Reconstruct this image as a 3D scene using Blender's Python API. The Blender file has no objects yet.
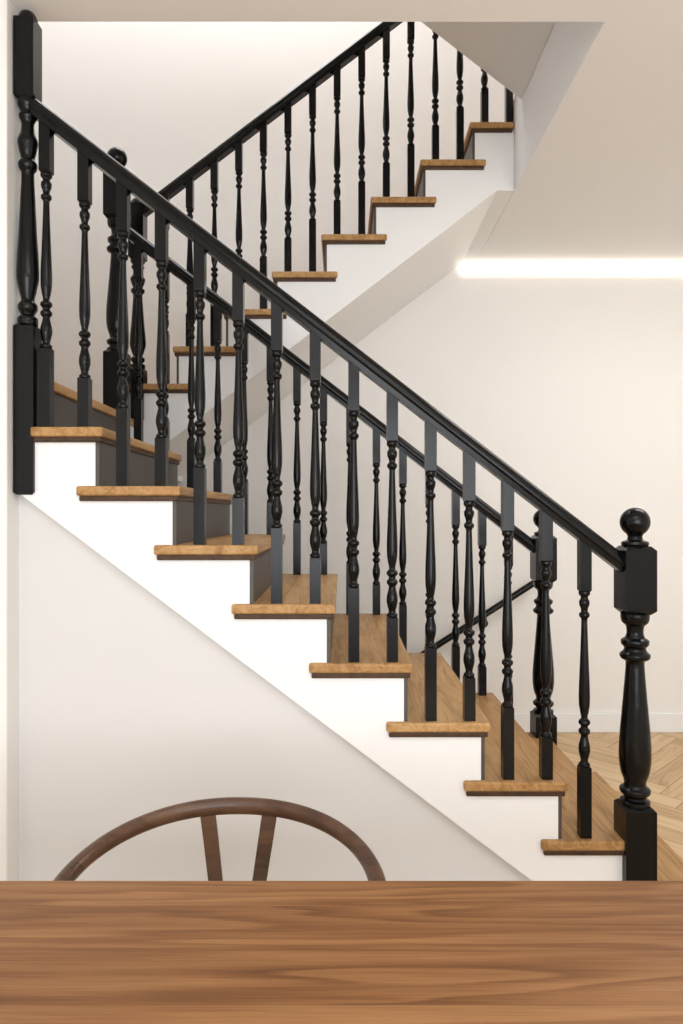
import bpy, bmesh, math, random
from mathutils import Vector, Matrix
random.seed(7)
scene = bpy.context.scene
COL = scene.collection

# ---------------------------------------------------------------- helpers
def srgb(r, g, b):
    def f(c):
        c /= 255.0
        return c/12.92 if c <= 0.04045 else ((c+0.055)/1.055)**2.4
    return (f(r), f(g), f(b), 1.0)

def empty(name):
    e = bpy.data.objects.new(name, None)
    e.empty_display_size = 0.1
    COL.objects.link(e)
    return e

def obj_from(name, verts, faces, mat=None, parent=None, smooth=False, bevel=0.0, seg=2):
    me = bpy.data.meshes.new(name)
    me.from_pydata([tuple(v) for v in verts], [], faces)
    bm = bmesh.new(); bm.from_mesh(me)
    bmesh.ops.recalc_face_normals(bm, faces=bm.faces)
    bm.to_mesh(me); bm.free()
    o = bpy.data.objects.new(name, me)
    COL.objects.link(o)
    if mat: me.materials.append(mat)
    if parent: o.parent = parent
    if smooth:
        for p in me.polygons: p.use_smooth = True
    if bevel > 0:
        m = o.modifiers.new('bevel', 'BEVEL'); m.width = bevel; m.segments = seg
        m.limit_method = 'ANGLE'; m.angle_limit = math.radians(35)
    return o

def box_data(x0, x1, y0, y1, z0, z1):
    v = [(x0,y0,z0),(x1,y0,z0),(x1,y1,z0),(x0,y1,z0),(x0,y0,z1),(x1,y0,z1),(x1,y1,z1),(x0,y1,z1)]
    f = [(0,3,2,1),(4,5,6,7),(0,1,5,4),(1,2,6,5),(2,3,7,6),(3,0,4,7)]
    return v, f

def box(name, x0, x1, y0, y1, z0, z1, mat=None, parent=None, bevel=0.0, seg=2):
    v, f = box_data(x0, x1, y0, y1, z0, z1)
    return obj_from(name, v, f, mat, parent, bevel=bevel, seg=seg)

def multi(name, parts, mat, parent=None, bevel=0.0, smooth=False):
    V, F = [], []
    for v, f in parts:
        o = len(V); V += list(v); F += [tuple(i+o for i in q) for q in f]
    return obj_from(name, V, F, mat, parent, bevel=bevel, smooth=smooth)

def prism_xz(name, pts, y0, y1, mat, parent=None, bevel=0.0):
    n = len(pts)
    v = [(p[0], y0, p[1]) for p in pts] + [(p[0], y1, p[1]) for p in pts]
    f = [tuple(range(n)), tuple(range(2*n-1, n-1, -1))]
    for i in range(n):
        j = (i+1) % n
        f.append((i, j, n+j, n+i))
    return obj_from(name, v, f, mat, parent, bevel=bevel)

def lathe_data(prof, cx, cy, seg=28):
    V, F = [], []
    for z, r in prof:
        for i in range(seg):
            a = 2*math.pi*i/seg
            V.append((cx+r*math.cos(a), cy+r*math.sin(a), z))
    for k in range(len(prof)-1):
        for i in range(seg):
            j = (i+1) % seg
            F.append((k*seg+i, k*seg+j, (k+1)*seg+j, (k+1)*seg+i))
    F.append(tuple(range(seg-1, -1, -1)))
    F.append(tuple((len(prof)-1)*seg+i for i in range(seg)))
    return V, F

def smooth_prof(ctrl, n=5):
    out = []
    P = [ctrl[0]] + ctrl + [ctrl[-1]]
    for i in range(1, len(P)-2):
        p0, p1, p2, p3 = P[i-1], P[i], P[i+1], P[i+2]
        for s in range(n):
            t = s/n
            z = p1[0] + (p2[0]-p1[0])*t
            m1 = (p2[1]-p0[1])*0.35; m2 = (p3[1]-p1[1])*0.35
            h = (2*t**3-3*t**2+1)*p1[1] + (t**3-2*t**2+t)*m1 + (-2*t**3+3*t**2)*p2[1] + (t**3-t**2)*m2
            out.append((z, max(h, 0.001)))
    out.append(ctrl[-1])
    return out

def chamfer_block(cx, cy, h, z0, z1, c=0.008, top=True, bottom=True):
    lv = []
    if bottom: lv.append((z0, h-c)); lv.append((z0+c, h))
    else: lv.append((z0, h))
    if top: lv.append((z1-c, h)); lv.append((z1, h-c))
    else: lv.append((z1, h))
    V, F = [], []
    for z, r in lv:
        V += [(cx-r,cy-r,z),(cx+r,cy-r,z),(cx+r,cy+r,z),(cx-r,cy+r,z)]
    for k in range(len(lv)-1):
        for i in range(4):
            j = (i+1) % 4
            F.append((4*k+i, 4*k+j, 4*k+4+j, 4*k+4+i))
    F.append((3,2,1,0)); n = 4*(len(lv)-1); F.append((n,n+1,n+2,n+3))
    return V, F

def set_smooth_by_angle(o, ang=35):
    me = o.data
    bm = bmesh.new(); bm.from_mesh(me)
    for f in bm.faces: f.smooth = True
    for e in bm.edges:
        if len(e.link_faces) == 2 and e.calc_face_angle(0) > math.radians(ang): e.smooth = False
    bm.to_mesh(me); bm.free()

# ---------------------------------------------------------------- materials
def new_mat(name):
    m = bpy.data.materials.new(name); m.use_nodes = True
    nt = m.node_tree
    return m, nt, nt.nodes['Principled BSDF']

def paint(name, col, rough=0.6, bump=0.02, scale=180, var=0.012, spec=0.5):
    m, nt, b = new_mat(name)
    tc = nt.nodes.new('ShaderNodeTexCoord')
    n = nt.nodes.new('ShaderNodeTexNoise'); n.inputs['Scale'].default_value = scale; n.inputs['Detail'].default_value = 3
    n2 = nt.nodes.new('ShaderNodeTexNoise'); n2.inputs['Scale'].default_value = 1.5
    nt.links.new(tc.outputs['Object'], n.inputs['Vector']); nt.links.new(tc.outputs['Object'], n2.inputs['Vector'])
    mx = nt.nodes.new('ShaderNodeMix'); mx.data_type = 'RGBA'
    mx.inputs['A'].default_value = tuple(c*(1-var) for c in col[:3])+(1,)
    mx.inputs['B'].default_value = tuple(min(1, c*(1+var)) for c in col[:3])+(1,)
    nt.links.new(n2.outputs['Fac'], mx.inputs['Factor'])
    nt.links.new(mx.outputs['Result'], b.inputs['Base Color'])
    bp = nt.nodes.new('ShaderNodeBump'); bp.inputs['Strength'].default_value = bump; bp.inputs['Distance'].default_value = 0.002
    nt.links.new(n.outputs['Fac'], bp.inputs['Height']); nt.links.new(bp.outputs['Normal'], b.inputs['Normal'])
    b.inputs['Roughness'].default_value = rough
    b.inputs['Specular IOR Level'].default_value = spec
    return m

def wood(name, dark, mid, light, axis='Y', across=9.0, along=0.9, rings=9.0, rough=0.4,
         plank=None, coord='Object', attr=None, fine=0.35, tint=0.25, bump=0.05, ringamt=0.36, blot=0.7, spec=0.35, finemul=22,
         detail=2.5, dist=0.2, finealong=5.0):
    m, nt, b = new_mat(name)
    N, L = nt.nodes, nt.links
    tc = N.new('ShaderNodeTexCoord')
    def math_(op, a, bb=None, c=None):
        n = N.new('ShaderNodeMath'); n.operation = op
        for i, v in enumerate((a, bb, c)):
            if v is None: continue
            if isinstance(v, (int, float)): n.inputs[i].default_value = v
            else: L.new(v, n.inputs[i])
        return n.outputs[0]
    src = tc.outputs[coord]
    sep = N.new('ShaderNodeSeparateXYZ'); L.new(src, sep.inputs[0])
    if attr:
        at = N.new('ShaderNodeAttribute'); at.attribute_name = attr
        w = at.outputs['Fac']
    elif plank:
        pax, pw = plank
        idx = math_('FLOOR', math_('DIVIDE', sep.outputs[pax], pw))
        wn = N.new('ShaderNodeTexWhiteNoise'); wn.noise_dimensions = '1D'; L.new(idx, wn.inputs['W'])
        w = wn.outputs['Value']
    else:
        oi = N.new('ShaderNodeObjectInfo'); w = oi.outputs['Random']
    W = math_('MULTIPLY', w, 37.0)
    def mapped(al, ac):
        mp = N.new('ShaderNodeMapping')
        s = [ac, ac, ac]; s['XYZ'.index(axis)] = al
        mp.inputs['Scale'].default_value = s
        L.new(src, mp.inputs['Vector'])
        return mp.outputs[0]
    n1 = N.new('ShaderNodeTexNoise'); n1.noise_dimensions = '4D'
    n1.inputs['Scale'].default_value = 1.0; n1.inputs['Detail'].default_value = detail; n1.inputs['Distortion'].default_value = dist
    L.new(mapped(along, across), n1.inputs['Vector']); L.new(W, n1.inputs['W'])
    r = math_('FRACT', math_('MULTIPLY', n1.outputs['Fac'], rings))
    rr = math_('POWER', r, 1.6)
    edge = math_('SMOOTH_MIN', rr, math_('MULTIPLY', math_('SUBTRACT', 1.0, r), 5.0), 0.25)
    n2 = N.new('ShaderNodeTexNoise'); n2.noise_dimensions = '4D'
    n2.inputs['Scale'].default_value = 1.0; n2.inputs['Detail'].default_value = 6; n2.inputs['Roughness'].default_value = 0.7
    L.new(mapped(along*finealong, across*finemul), n2.inputs['Vector']); L.new(W, n2.inputs['W'])
    n3 = N.new('ShaderNodeTexNoise'); n3.noise_dimensions = '4D'
    n3.inputs['Scale'].default_value = 1.0; n3.inputs['Detail'].default_value = 4
    L.new(mapped(along*1.3, across*1.6), n3.inputs['Vector']); L.new(W, n3.inputs['W'])
    # ring strength varies over the board
    n4 = N.new('ShaderNodeTexNoise'); n4.noise_dimensions = '4D'
    n4.inputs['Scale'].default_value = 1.0; n4.inputs['Detail'].default_value = 2
    L.new(mapped(along*2.0, across*0.9), n4.inputs['Vector']); L.new(math_('ADD', W, 11.3), n4.inputs['W'])
    ra = math_('MULTIPLY', n4.outputs['Fac'], ringamt*2.0)
    f = math_('MULTIPLY', edge, ra)
    f = math_('ADD', f, math_('MULTIPLY', math_('SUBTRACT', n2.outputs['Fac'], 0.5), fine*2))
    f = math_('ADD', f, math_('MULTIPLY', math_('SUBTRACT', n3.outputs['Fac'], 0.5), blot))
    f = math_('ADD', f, math_('MULTIPLY', math_('SUBTRACT', w, 0.5), tint))
    f = math_('SUBTRACT', 0.68, f)
    cr = N.new('ShaderNodeValToRGB')
    cr.color_ramp.elements[0].position = 0.08; cr.color_ramp.elements[0].color = dark
    cr.color_ramp.elements[1].position = 0.92; cr.color_ramp.elements[1].color = light
    e = cr.color_ramp.elements.new(0.5); e.color = mid
    L.new(f, cr.inputs['Fac'])
    out = cr.outputs['Color']
    if plank:
        fr = math_('FRACT', math_('DIVIDE', sep.outputs[pax], pw))
        d = math_('MINIMUM', fr, math_('SUBTRACT', 1.0, fr))
        g = math_('LESS_THAN', d, 0.005)
        mx = N.new('ShaderNodeMix'); mx.data_type = 'RGBA'
        mx.inputs['B'].default_value = tuple(c*0.5 for c in dark[:3])+(1,)
        L.new(math_('MULTIPLY', g, 0.35), mx.inputs['Factor']); L.new(out, mx.inputs['A'])
        out = mx.outputs['Result']
    L.new(out, b.inputs['Base Color'])
    bp = N.new('ShaderNodeBump'); bp.inputs['Strength'].default_value = bump; bp.inputs['Distance'].default_value = 0.001
    L.new(n2.outputs['Fac'], bp.inputs['Height']); L.new(bp.outputs['Normal'], b.inputs['Normal'])
    rg = math_('ADD', math_('MULTIPLY', n2.outputs['Fac'], 0.15), rough-0.07)
    L.new(rg, b.inputs['Roughness'])
    b.inputs['Specular IOR Level'].default_value = spec
    return m

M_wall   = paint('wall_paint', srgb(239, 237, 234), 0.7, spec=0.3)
M_wallu  = paint('understair_shaded_paint', srgb(219, 218, 217), 0.75, spec=0.3)  # wall white greyed, puts the shade below the stringer into the colour
M_ceil   = paint('ceiling_paint', srgb(243, 242, 241), 0.8, spec=0.3)
M_white  = paint('white_stringer_paint', srgb(240, 240, 240), 0.55, spec=0.3)
M_black  = paint('black_satin_paint', (0.0028, 0.0030, 0.0034, 1), 0.20, bump=0.03, scale=90, spec=0.24)
M_riser  = paint('riser_charcoal_paint', srgb(72, 66, 61), 0.45, bump=0.03)
M_tread  = wood('oak_tread', srgb(110, 76, 40), srgb(168, 127, 78), srgb(200, 162, 112), 'Y', across=18, along=1.6, rings=8, rough=0.42, tint=0.15, spec=0.25, ringamt=0.32, detail=2, fine=0.28)
M_nose   = wood('oak_moulding', srgb(42, 27, 14), srgb(66, 44, 25), srgb(84, 58, 33), 'Y', across=14, along=1.6, rings=6, rough=0.5)
M_table  = wood('walnut_table', srgb(70, 42, 23), srgb(124, 82, 47), srgb(162, 118, 76), 'X', across=8.5, along=0.50, rings=13, rough=0.42, plank=('Y', 0.118), tint=0.24, fine=0.42, ringamt=0.34, blot=0.8, spec=0.25, finemul=46, detail=3.0, dist=0.4, finealong=12)
M_chair  = wood('walnut_chair', srgb(42, 28, 20), srgb(72, 49, 35), srgb(98, 70, 50), 'X', across=16, along=3, rings=4, rough=0.30)
M_floor  = wood('oak_herringbone', srgb(174, 138, 98), srgb(204, 171, 128), srgb(220, 192, 152), 'X', across=12, along=1.2, rings=6, rough=0.4, coord='UV', attr='plank', tint=0.5)
M_gap    = paint('floor_joint', srgb(90, 66, 44), 0.8)
M_cord   = paint('paper_cord', srgb(206, 184, 146), 0.8, bump=0.5, scale=60)
M_metal  = paint('bracket_black', (0.01, 0.01, 0.01, 1), 0.3)

def emit(name, col, s):
    m, nt, b = new_mat(name)
    b.inputs['Base Color'].default_value = col
    b.inputs['Emission Color'].default_value = col
    b.inputs['Emission Strength'].default_value = s
    return m
M_led = emit('led_diffuser', (1.0, 0.93, 0.82, 1), 2.4)

# ---------------------------------------------------------------- dimensions
G, R = 0.2459, 0.1875
Z0 = 0.20
TH = 0.036
YN, YF = 2.20, 3.20
YU = 3.465
YB = 4.45
CEIL = 3.05
def zt(k): return Z0 + R*k
def xr(k): return 0.9645 - G*(k-1)
GU = 0.2485
def xl(k): return 0.644 - GU*(17-k)

# ---------------------------------------------------------------- room shell
XL, XR, YR, TOP = -2.1, 3.2, -3.0, 6.3
def build_floor():
    PL, PW = 0.60, 0.12
    bm = bmesh.new()
    uvl = bm.loops.layers.uv.new('UVMap')
    al = bm.faces.layers.float.new('plank')
    c, s = math.cos(math.radians(45)), math.sin(math.radians(45))
    gp = 0.0012
    def add(x0, y0, x1, y1, horiz):
        mx, my = (x0+x1)/2, (y0+y1)/2
        wx, wy = mx*c-my*s, mx*s+my*c+0.5
        if not (XL-0.5 < wx < XR+0.5 and YR-0.5 < wy < YB+0.5): return
        pts = [(x0+gp,y0+gp),(x1-gp,y0+gp),(x1-gp,y1-gp),(x0+gp,y1-gp)]
        vs = [bm.verts.new((px*c-py*s, px*s+py*c+0.5, 0.0)) for px, py in pts]
        f = bm.faces.new(vs)
        f[al] = random.random()
        ou, ov = random.random()*5, random.random()*5
        for lp, (px, py) in zip(f.loops, pts):
            lp[uvl].uv = ((px-x0)+ou, (py-y0)+ov) if horiz else ((py-y0)+ou, (px-x0)+ov)
    for a in range(-90, 91):
        for b_ in range(-14, 15):
            ox, oy = a*PW - b_*PL, a*PW + b_*PL
            if abs(ox) > 9 or abs(oy) > 9: continue
            add(ox, oy, ox+PL, oy+PW, True)
            add(ox+PL, oy+PW-PL, ox+PL+PW, oy+PW, False)
    for co, no in (((XL,0,0),(-1,0,0)),((XR,0,0),(1,0,0)),((0,YR,0),(0,-1,0)),((0,YB,0),(0,1,0))):
        g = bm.verts[:]+bm.edges[:]+bm.faces[:]
        bmesh.ops.bisect_plane(bm, geom=g, plane_co=co, plane_no=no, clear_outer=True)
    me = bpy.data.meshes.new('floor'); bm.to_mesh(me); bm.free()
    me.materials.append(M_floor)
    o = bpy.data.objects.new('floor', me); COL.objects.link(o)
    v, f = box_data(XL, XR, YR, YB, -0.12, -0.0015)
    obj_from('subfloor', v, f, M_gap, o)
    return o
build_floor()

ZU0 = 2.735
xc = 0.371 + (CEIL-ZU0)/0.765
box('wall_back', XL-0.1, XR+0.1, YB, YB+0.12, 0, TOP, M_wall)
box('wall_left', XL-0.12, XL, YR, YB, 0, TOP, M_wall)
box('wall_right', XR, XR+0.12, YR, YB, 0, TOP, M_wall)
wx0, wx1, wz0, wz1 = -1.3, 2.3, 0.5, 2.6
multi('wall_rear', [box_data(XL, wx0, YR-0.15, YR, 0, CEIL), box_data(wx1, XR, YR-0.15, YR, 0, CEIL),
                    box_data(wx0, wx1, YR-0.15, YR, 0, wz0), box_data(wx0, wx1, YR-0.15, YR, wz1, CEIL)], M_wall)
fr = []
for x in (wx0+0.03, wx0+1.2, wx0+2.4, wx1-0.03):
    fr.append(box_data(x-0.03, x+0.03, YR-0.1, YR-0.05, wz0, wz1))
fr += [box_data(wx0, wx1, YR-0.1, YR-0.05, wz0, wz0+0.05), box_data(wx0, wx1, YR-0.1, YR-0.05, wz1-0.05, wz1)]
multi('window_1', fr, M_white)
box('ceiling_dining', XL, XR, YR, 2.26, CEIL, 3.5, M_ceil)
box('ceiling_hall', 0.87, XR, 2.26, YB, CEIL, 3.5, M_ceil)
box('ceiling_stairwell', XL, XR, 2.26, YB, TOP, TOP+0.1, M_ceil)
box('wall_stairwell_front', XL, XR, 2.14, 2.26, 3.5, TOP, M_wall)
box('wall_partition', XL, -1.045, 2.135, 2.25, 0, CEIL, M_wall, bevel=0.004)
def zb(x): return 0.871 - 0.756*(x+0.209)
xe = 0.871/0.756 - 0.209
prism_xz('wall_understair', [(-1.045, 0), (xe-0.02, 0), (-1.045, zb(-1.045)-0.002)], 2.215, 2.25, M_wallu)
box('baseboard_back', XL, XR, YB-0.018, YB, 0, 0.125, M_white, bevel=0.004)
box('baseboard_right', XR-0.018, XR, YR, YB-0.02, 0, 0.125, M_white, bevel=0.004)
RI = 0.028
def xrr(k): return xr(k) - RI
fl = multi('floor_landing', [box_data(XL+0.002, xr(9), 2.262, 3.26, zt(9)-0.034, zt(9)),
                             box_data(XL+0.002, xr(9)-0.02, 3.26, YB-0.003, zt(9)-0.034, zt(9))], M_tread, bevel=0.006)
box('landing_body', XL+0.002, xrr(9)-0.003, 2.262, YB-0.003, zt(9)-0.26, zt(9)-0.035, M_white, fl)
box('landing_riser', xrr(9), xrr(9)+0.012, 2.262, 3.228, zt(8)+0.001, zt(9)-0.036, M_riser, fl)
box('floor_upper', xl(18), XR, 3.43, YB-0.003, zt(18)-0.034, zt(18), M_tread, bevel=0.005)

# ---------------------------------------------------------------- staircase (lower flight)
st = empty('staircase')
pts = [(xrr(0), 0.0)]
for k in range(0, 9):
    pts.append((xrr(k), zt(k)-TH))
    pts.append((max(xrr(k+1), -1.045) if k < 8 else -1.045, zt(k)-TH))
pts.append((-1.045, zb(-1.045)))
pts.append((xe, 0.0))
prism_xz('stringer', pts, 2.18, 3.23, M_white, st)
for k in range(0, 9):
    x1 = xr(k); x0 = x1 - 0.33
    if k == 8: x0 = -0.986
    box('tread_%d' % (k+1), x0, x1, 2.163, 3.245, zt(k)-0.031, zt(k), M_tread, st, bevel=0.007, seg=3)
    box('tread_moulding_%d' % (k+1), x0+0.008, x1-0.008, 2.168, 3.236, zt(k)-0.048, zt(k)-0.030, M_nose, st, bevel=0.004)
    zl = zt(k-1) if k > 0 else 0.0
    box('riser_%d' % (k+1), xrr(k), xrr(k)+0.012, 2.182, 3.228, zl, zt(k)-0.038, M_riser, st)

# upper flight
su = empty('staircase')
def zbu(x): return ZU0 + 0.765*(x-0.371)
pu = []
xs = xl(10)+RI
pu.append((xs, zbu(xs)))
for k in range(10, 18):
    pu.append((xl(k)+RI, zt(k)-TH))
    pu.append((xl(k+1)+RI, zt(k)-TH))
pu.append((0.9, CEIL-0.001))
pu.append((xc, CEIL-0.001))
pu = [(min(x, 0.868), z) for x, z in pu]
q = []
for p in pu:
    if not q or (abs(p[0]-q[-1][0]) > 1e-5 or abs(p[1]-q[-1][1]) > 1e-5): q.append(p)
prism_xz('stringer', q, 3.445, YB-0.002, M_white, su)
for k in range(10, 18):
    x0 = xl(k); x1 = x0+0.33
    if k == 17: x1 = 0.868
    box('tread_%d' % (k+1), x0, x1, 3.428, YB-0.003, zt(k)-0.031, zt(k), M_tread, su, bevel=0.007, seg=3)
    box('tread_moulding_%d' % (k+1), x0+0.008, x1-0.008, 3.433, YB-0.003, zt(k)-0.048, zt(k)-0.030, M_nose, su, bevel=0.004)
    box('riser_%d' % (k+1), xl(k)+RI-0.012, xl(k)+RI, 3.447, YB-0.003, zt(k-1), zt(k)-0.038, M_riser, su)

# next flight above
s3 = empty('staircase')
def zs(x): return 3.42 + 0.775*(0.868-x)
prism_xz('stringer', [(0.868, 3.42), (0.868, 3.66), (-1.03, zs(-1.03)+0.24), (-1.03, zs(-1.03))], 2.262, 3.30, M_white, s3)
for k in range(0, 8):
    x1 = 0.868 - G*k
    box('step_%d' % (k+1), x1-0.26, x1, 2.264, 3.31, zs(x1)+0.23, zs(x1)+0.23+0.19, M_tread, s3, bevel=0.005)

# ---------------------------------------------------------------- turned balusters / newels
BP = [(0.0,.0180),(0.012,.0180),(0.022,.0125),(0.035,.0120),(0.055,.0150),(0.085,.0185),(0.115,.0180),(0.145,.0140),(0.165,.0115),
      (0.175,.0118),(0.190,.0180),(0.205,.0180),(0.218,.0118),(0.228,.0118),(0.243,.0185),(0.258,.0178),(0.270,.0110),(0.285,.0108),
      (0.31,.0140),(0.35,.0172),(0.40,.0180),(0.46,.0172),(0.56,.0148),(0.68,.0122),(0.80,.0102),(0.835,.0098),
      (0.845,.0110),(0.857,.0165),(0.872,.0165),(0.884,.0108),(0.90,.0115),(0.925,.0165),(0.945,.0165),(0.958,.0120),(0.970,.0120),(0.983,.0180),(1.0,.0180)]
HB = 0.0176
def baluster(name, x, y, zbase, zrail, parent, topblock=0.160, turned=0.56):
    zt1 = zrail - topblock
    zt0 = zt1 - turned
    if zt0 < zbase + 0.08: zt0 = zbase+0.08
    prof = smooth_prof([(zt0 + (zt1-zt0)*t, r*0.97) for t, r in BP], 4)
    parts = [chamfer_block(x, y, HB, zbase, zt0, 0.004, top=True, bottom=False),
             lathe_data(prof, x, y, 24),
             chamfer_block(x, y, HB, zt1, zrail+0.005, 0.004, top=False, bottom=True)]
    o = multi(name, parts, M_black, parent)
    set_smooth_by_angle(o)
    return o

def newel(name, x, y, z0, parent):
    zlb = z0+0.294; zub = z0+0.905; zut = z0+1.122
    h = 0.049
    T = [(0,.052),(.02,.052),(.03,.040),(.045,.040),(.06,.052),(.08,.053),(.095,.040),(.115,.038),(.17,.050),(.23,.0555),(.30,.0555),(.38,.052),(.48,.046),
         (.58,.040),(.67,.035),(.735,.032),(.75,.034),(.765,.050),(.785,.053),(.805,.040),(.82,.038),(.84,.048),(.86,.048),(.875,.034),(.90,.029),(.935,.032),(.955,.046),(.98,.050),(1,.050)]
    prof = smooth_prof([(zlb+(zub-zlb)*t, r*0.88) for t, r in T], 4)
    cap = [(zut-0.002,.038),(zut+.006,.043),(zut+.014,.040),(zut+.020,.024),(zut+.030,.022)]
    bc, br = z0+1.246-0.047, 0.0465
    for i in range(3, 17):
        a = -math.pi/2 + math.pi*i/16
        cap.append((bc+br*math.sin(a), max(br*math.cos(a), 0.0008)))
    cap = [c for i, c in enumerate(cap) if i == 0 or c[0] > cap[i-1][0]]
    parts = [chamfer_block(x, y, h, z0, zlb, 0.010, True, False), lathe_data(prof, x, y, 36),
             chamfer_block(x, y, h, zub, zut, 0.013, True, True), lathe_data(cap, x, y, 36)]
    o = multi(name, parts, M_black, parent)
    set_smooth_by_angle(o)
    return o

def newel_top(name, x, y, zb0, zlb, zub, ztop, h, parent):
    T = [(0,.95),(.03,.95),(.045,.65),(.07,.9),(.09,.9),(.11,.62),(.15,.8),(.21,1.05),(.28,1.02),(.42,.84),(.56,.7),(.68,.6),(.70,.85),(.72,.9),
         (.74,.65),(.78,.83),(.82,.97),(.86,.66),(.90,.6),(.93,.85),(.95,.7),(.98,.95),(1,.95)]
    prof = smooth_prof([(zlb+(zub-zlb)*t, r*h) for t, r in T], 4)
    cap = [(ztop-0.035, h*0.98), (ztop-0.022, h*0.9), (ztop-0.010, h*0.7), (ztop-0.003, h*0.4), (ztop, 0.002)]
    parts = [chamfer_block(x, y, h, zb0, zlb, 0.008, True, True), lathe_data(prof, x, y, 28),
             chamfer_block(x, y, h, zub, ztop-0.03, 0.006, True, True), lathe_data(cap, x, y, 28)]
    o = multi(name, parts, M_black, parent)
    set_smooth_by_angle(o)
    return o

def rail(name, p0, p1, w, hh, parent, mat):
    prof = [(-w*0.36, -hh*0.5), (w*0.36, -hh*0.5), (w*0.40, -hh*0.22), (w*0.5, -hh*0.10)]
    for i in range(0, 11):
        a = math.pi*i/10
        prof.append((w*0.5*math.cos(a), hh*(0.02+0.48*math.sin(a))))
    prof += [(-w*0.5, -hh*0.10), (-w*0.40, -hh*0.22)]
    n = len(prof)
    V = [(p0[0], p0[1]+a, p0[2]+b) for a, b in prof] + [(p1[0], p1[1]+a, p1[2]+b) for a, b in prof]
    F = [tuple(range(n)), tuple(range(2*n-1, n-1, -1))]
    for i in range(n):
        j = (i+1) % n; F.append((i, j, n+j, n+i))
    o = obj_from(name, V, F, mat, parent)
    set_smooth_by_angle(o, 30)
    return o

SL = 0.776
def zrail(x): return 1.275 - SL*(x-0.889)
def lower_balustrade(yy, tag, far=False):
    e = st
    for i in range(15):
        x = 0.781 - 0.1236*i
        k = math.floor((0.9645 - x)/G) + 1
        baluster('baluster_%s_%d' % (tag, i+1), x, yy, zt(k)-0.001, zrail(x)-0.024, e)
    xa, xb = 0.90, -0.99
    rail('handrail_'+tag, (xa, yy, zrail(xa)), (xb, yy, zrail(xb)), 0.060, 0.066, e, M_black)
    newel('newel_post_'+tag, 0.944, yy, zt(0)-0.001, e)
lower_balustrade(YN, 'open')
lower_balustrade(YF, 'inner', True)
newel_top('newel_post_top', -1.009, 2.20, 1.485, 2.03, 2.75, 3.04, 0.032, st)
newel('newel_post_landing', -1.05, YF, zt(9)-0.001, st)

def zru(x): return 3.465 + 0.762*(x+0.336)
for j in range(15):
    x = 0.848 - 0.1243*j
    k = 17 - math.floor((0.644 - x)/GU) - 1 if x < 0.644 else 17
    baluster('baluster_%d' % (j+1), x, YU, zt(k)-0.001, zru(x)-0.024, su, topblock=0.15, turned=0.53)
rail('handrail', (-1.02, YU, zru(-1.02)), (0.866, YU, zru(0.866)), 0.060, 0.066, su, M_black)
newel_top('newel_post', -1.032, YU, zt(9)-0.001, zt(9)+0.27, zt(9)+0.82, zru(-1.0)+0.06, 0.038, su)

# wall mounted handrail
wh = empty('wall_handrail')
def tube(name, pts, rads, mat, parent, seg=14, flat=None):
    V, F = [], []
    P = [Vector(p) for p in pts]
    n = len(P)
    for i, p in enumerate(P):
        t = (P[min(i+1, n-1)] - P[max(i-1, 0)]).normalized()
        up = Vector((0, 0, 1))
        if abs(t.dot(up)) > 0.95: up = Vector((0, 1, 0))
        s = t.cross(up).normalized(); u = s.cross(t).normalized()
        r = rads[i] if isinstance(rads, (list, tuple)) else rads
        rs, ru = r if isinstance(r, (list, tuple)) else (r, r)
        for a in range(seg):
            an = 2*math.pi*a/seg
            V.append(p + s*rs*math.cos(an) + u*ru*math.sin(an))
    for i in range(n-1):
        for a in range(seg):
            b = (a+1) % seg
            F.append((i*seg+a, i*seg+b, (i+1)*seg+b, (i+1)*seg+a))
    F.append(tuple(range(seg-1, -1, -1))); F.append(tuple((n-1)*seg+a for a in range(seg)))
    o = obj_from(name, V, F, mat, parent)
    set_smooth_by_angle(o, 50)
    return o
yw = 4.37
a, b = (0.387, yw, 0.433), (1.249, yw, 0.989)
tube('rail', [a, b], 0.021, M_black, wh)
for t in (0.2, 0.62):
    p = Vector(a).lerp(Vector(b), t)
    tube('bracket_%d' % int(t*10), [p+Vector((0,0,-0.01)), p+Vector((0,0.01,-0.05)), (p.x, YB-0.004, p.z-0.07)], 0.008, M_metal, wh, 10)
    tube('rosette_%d' % int(t*10), [(p.x, YB-0.012, p.z-0.07), (p.x, YB-0.001, p.z-0.07)], 0.03, M_metal, wh, 20)

box('led_strip_light', xc-0.012, XR-0.02, YB-0.022, YB-0.002, CEIL-0.072, CEIL-0.014, M_led, bevel=0.003)

# ---------------------------------------------------------------- table
tb = empty('dining_table')
box('tabletop', -1.25, 1.25, 0.33, 1.264, 0.718, 0.75, M_table, tb, bevel=0.004, seg=3)
for i, (lx, ly) in enumerate(((-1.12,0.45),(1.12,0.45),(-1.12,1.14),(1.12,1.14))):
    tube('leg_%d' % (i+1), [(lx, ly, 0.0), (lx*0.985, ly, 0.35), (lx*0.97, ly, 0.719)], [0.018, 0.026, 0.034], M_chair, tb, 20)
box('apron_front', -1.05, 1.05, 0.44, 0.462, 0.64, 0.719, M_chair, tb, bevel=0.002)
box('apron_rear', -1.05, 1.05, 1.06, 1.082, 0.64, 0.719, M_chair, tb, bevel=0.002)

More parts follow.
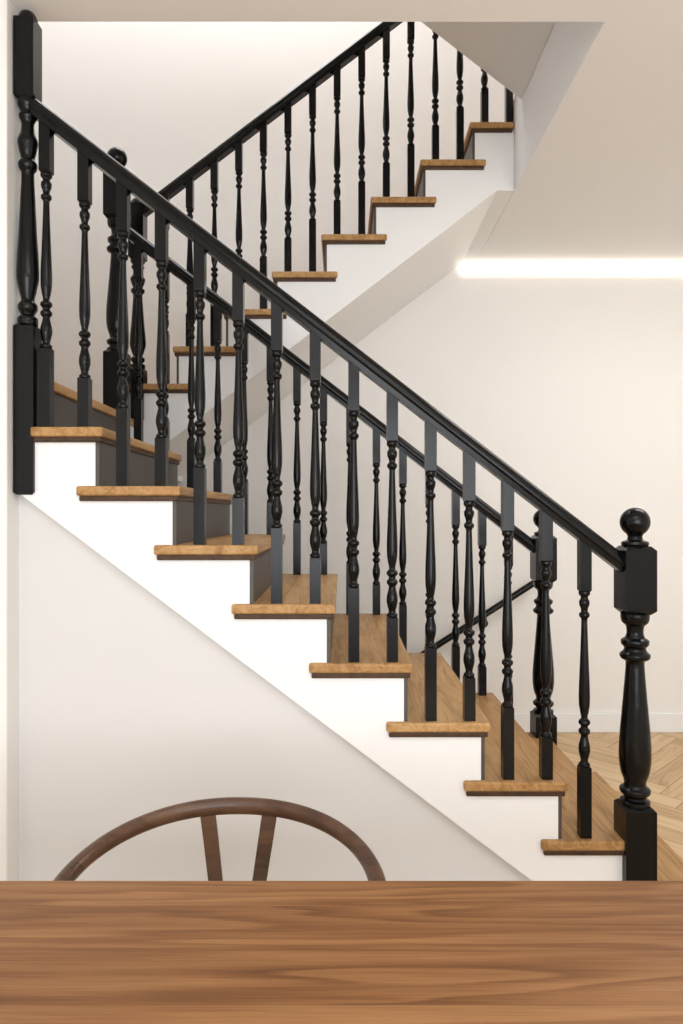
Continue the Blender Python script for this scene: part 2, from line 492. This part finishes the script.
# ---------------------------------------------------------------- wishbone chair
ch = empty('dining_chair')
CX = -0.240
Yc = 1.315
pts, rads = [], []
HW, DEP = 0.313, 0.285
for i in range(0, 49):
    a = math.pi*i/48
    x = CX + HW*math.copysign(abs(math.cos(a))**0.95, math.cos(a))
    y = Yc + DEP*math.sin(a)**0.95 if 0 < i < 48 else Yc
    s = max(math.sin(a), 0)
    z = 0.695 + 0.048*s**1.2
    pts.append((x, y, z))
    rads.append((0.0180-0.004*s, 0.0165+0.003*s))
pts = [(CX+HW+0.002, Yc-0.03, 0.692)] + pts + [(CX-HW-0.002, Yc-0.03, 0.692)]
rads = [(0.016, 0.010)] + rads + [(0.016, 0.010)]
tube('top_rail', pts, rads, M_chair, ch, 18)
yb_ = Yc+DEP
for sgn, nm in ((-1, 'l'), (1, 'r')):
    P = [(0.010, -0.05, 0.44), (0.014, -0.042, 0.49), (0.036, -0.03, 0.535), (0.050, -0.022, 0.575), (0.064, -0.008, 0.67), (0.074, -0.002, 0.738)]
    V, F = [], []
    for (x, y, z), w in zip(P, (0.012, 0.013, 0.016, 0.0165, 0.0175, 0.018)):
        x = CX + x*sgn; y = yb_ + y
        V += [(x-w, y-0.006, z), (x+w, y-0.006, z), (x+w, y+0.006, z), (x-w, y+0.006, z)]
    for k in range(5):
        for i in range(4):
            j = (i+1) % 4; F.append((4*k+i, 4*k+j, 4*k+4+j, 4*k+4+i))
    F += [(3,2,1,0), (20,21,22,23)]
    obj_from('splat_'+nm, V, F, M_chair, ch, bevel=0.003)
for sgn in (-1, 1):
    tg = 'l' if sgn < 0 else 'r'
    tube('leg_back_'+tg, [(CX+0.20*sgn, Yc+0.225, 0.0), (CX+0.205*sgn, Yc+0.19, 0.25), (CX+0.225*sgn, Yc+0.14, 0.45), (CX+0.275*sgn, Yc+0.06, 0.60), (CX+0.310*sgn, Yc+0.012, 0.690)],
         [0.014, 0.018, 0.021, 0.016, 0.011], M_chair, ch, 16)
    tube('leg_front_'+tg, [(CX+0.25*sgn, Yc-0.17, 0.0), (CX+0.25*sgn, Yc-0.17, 0.25), (CX+0.25*sgn, Yc-0.17, 0.455)], [0.013, 0.018, 0.018], M_chair, ch, 16)
    tube('side_rail_'+tg, [(CX+0.25*sgn, Yc-0.17, 0.43), (CX+0.22*sgn, Yc+0.16, 0.42)], 0.014, M_chair, ch, 12)
    tube('stretcher_'+tg, [(CX+0.25*sgn, Yc-0.17, 0.22), (CX+0.205*sgn, Yc+0.195, 0.20)], 0.009, M_chair, ch, 12)
tube('seat_rail_front', [(CX-0.25, Yc-0.17, 0.43), (CX+0.25, Yc-0.17, 0.43)], 0.014, M_chair, ch, 12)
tube('seat_rail_back', [(CX-0.22, Yc+0.16, 0.43), (CX, Yc+0.235, 0.435), (CX+0.22, Yc+0.16, 0.43)], 0.016, M_chair, ch, 12)
tube('stretcher_front', [(CX-0.25, Yc-0.17, 0.30), (CX+0.25, Yc-0.17, 0.30)], 0.009, M_chair, ch, 12)
V = [(CX-0.24, Yc-0.185, 0.445), (CX+0.24, Yc-0.185, 0.445), (CX+0.215, Yc+0.185, 0.44), (CX-0.215, Yc+0.185, 0.44), (CX, Yc, 0.425),
     (CX-0.24, Yc-0.185, 0.415), (CX+0.24, Yc-0.185, 0.415), (CX+0.215, Yc+0.185, 0.41), (CX-0.215, Yc+0.185, 0.41)]
F = [(0,1,4),(1,2,4),(2,3,4),(3,0,4),(8,7,6,5),(0,5,6,1),(1,6,7,2),(2,7,8,3),(3,8,5,0)]
obj_from('woven_seat', V, F, M_cord, ch, bevel=0.008)

# ---------------------------------------------------------------- lights
def area(name, loc, rot, sx, sy, e, col):
    l = bpy.data.lights.new(name, 'AREA'); l.shape = 'RECTANGLE'; l.size = sx; l.size_y = sy
    l.energy = e; l.color = col
    o = bpy.data.objects.new(name, l); o.location = loc; o.rotation_euler = rot
    COL.objects.link(o); return o
area('window_daylight', (0.5, YR-0.2, 1.6), (math.radians(90), 0, 0), 3.5, 2.0, 143, (0.93, 0.965, 1.0))
area('ceiling_panel_dining', (0.3, 0.2, CEIL-0.02), (0, 0, 0), 1.6, 0.5, 14, (0.95, 0.975, 1.0))
area('ceiling_fill_dining', (0.4, -1.6, 1.9), (math.radians(180), 0, 0), 1.6, 0.6, 46, (0.93, 0.965, 1.0))  # added upward fill that brightens the ceilings, not a real fitting
area('stairwell_fill', (-0.4, 3.9, TOP-0.03), (0, 0, 0), 2.4, 0.9, 80, (0.97, 0.98, 1.0))  # unseen fill added to light the stairwell, the ceiling has no opening
area('hall_downlight', (2.0, 2.8, CEIL-0.02), (0, 0, 0), 1.4, 0.6, 23, (0.99, 0.965, 0.935))
w = bpy.data.worlds.new('world'); scene.world = w; w.use_nodes = True
w.node_tree.nodes['Background'].inputs[0].default_value = (0.9, 0.95, 1.0, 1)
w.node_tree.nodes['Background'].inputs[1].default_value = 0.8

scene.view_settings.view_transform = 'Standard'
scene.view_settings.look = 'None'
scene.view_settings.exposure = 0.0

cam = bpy.data.cameras.new('camera'); co = bpy.data.objects.new('camera', cam); COL.objects.link(co)
co.location = (0, 0, 1.43); co.rotation_euler = (math.radians(90), 0, 0)
cam.sensor_fit = 'VERTICAL'; cam.sensor_height = 36; cam.sensor_width = 24; cam.lens = 684/1024*36
cam.clip_start = 0.02
scene.camera = co
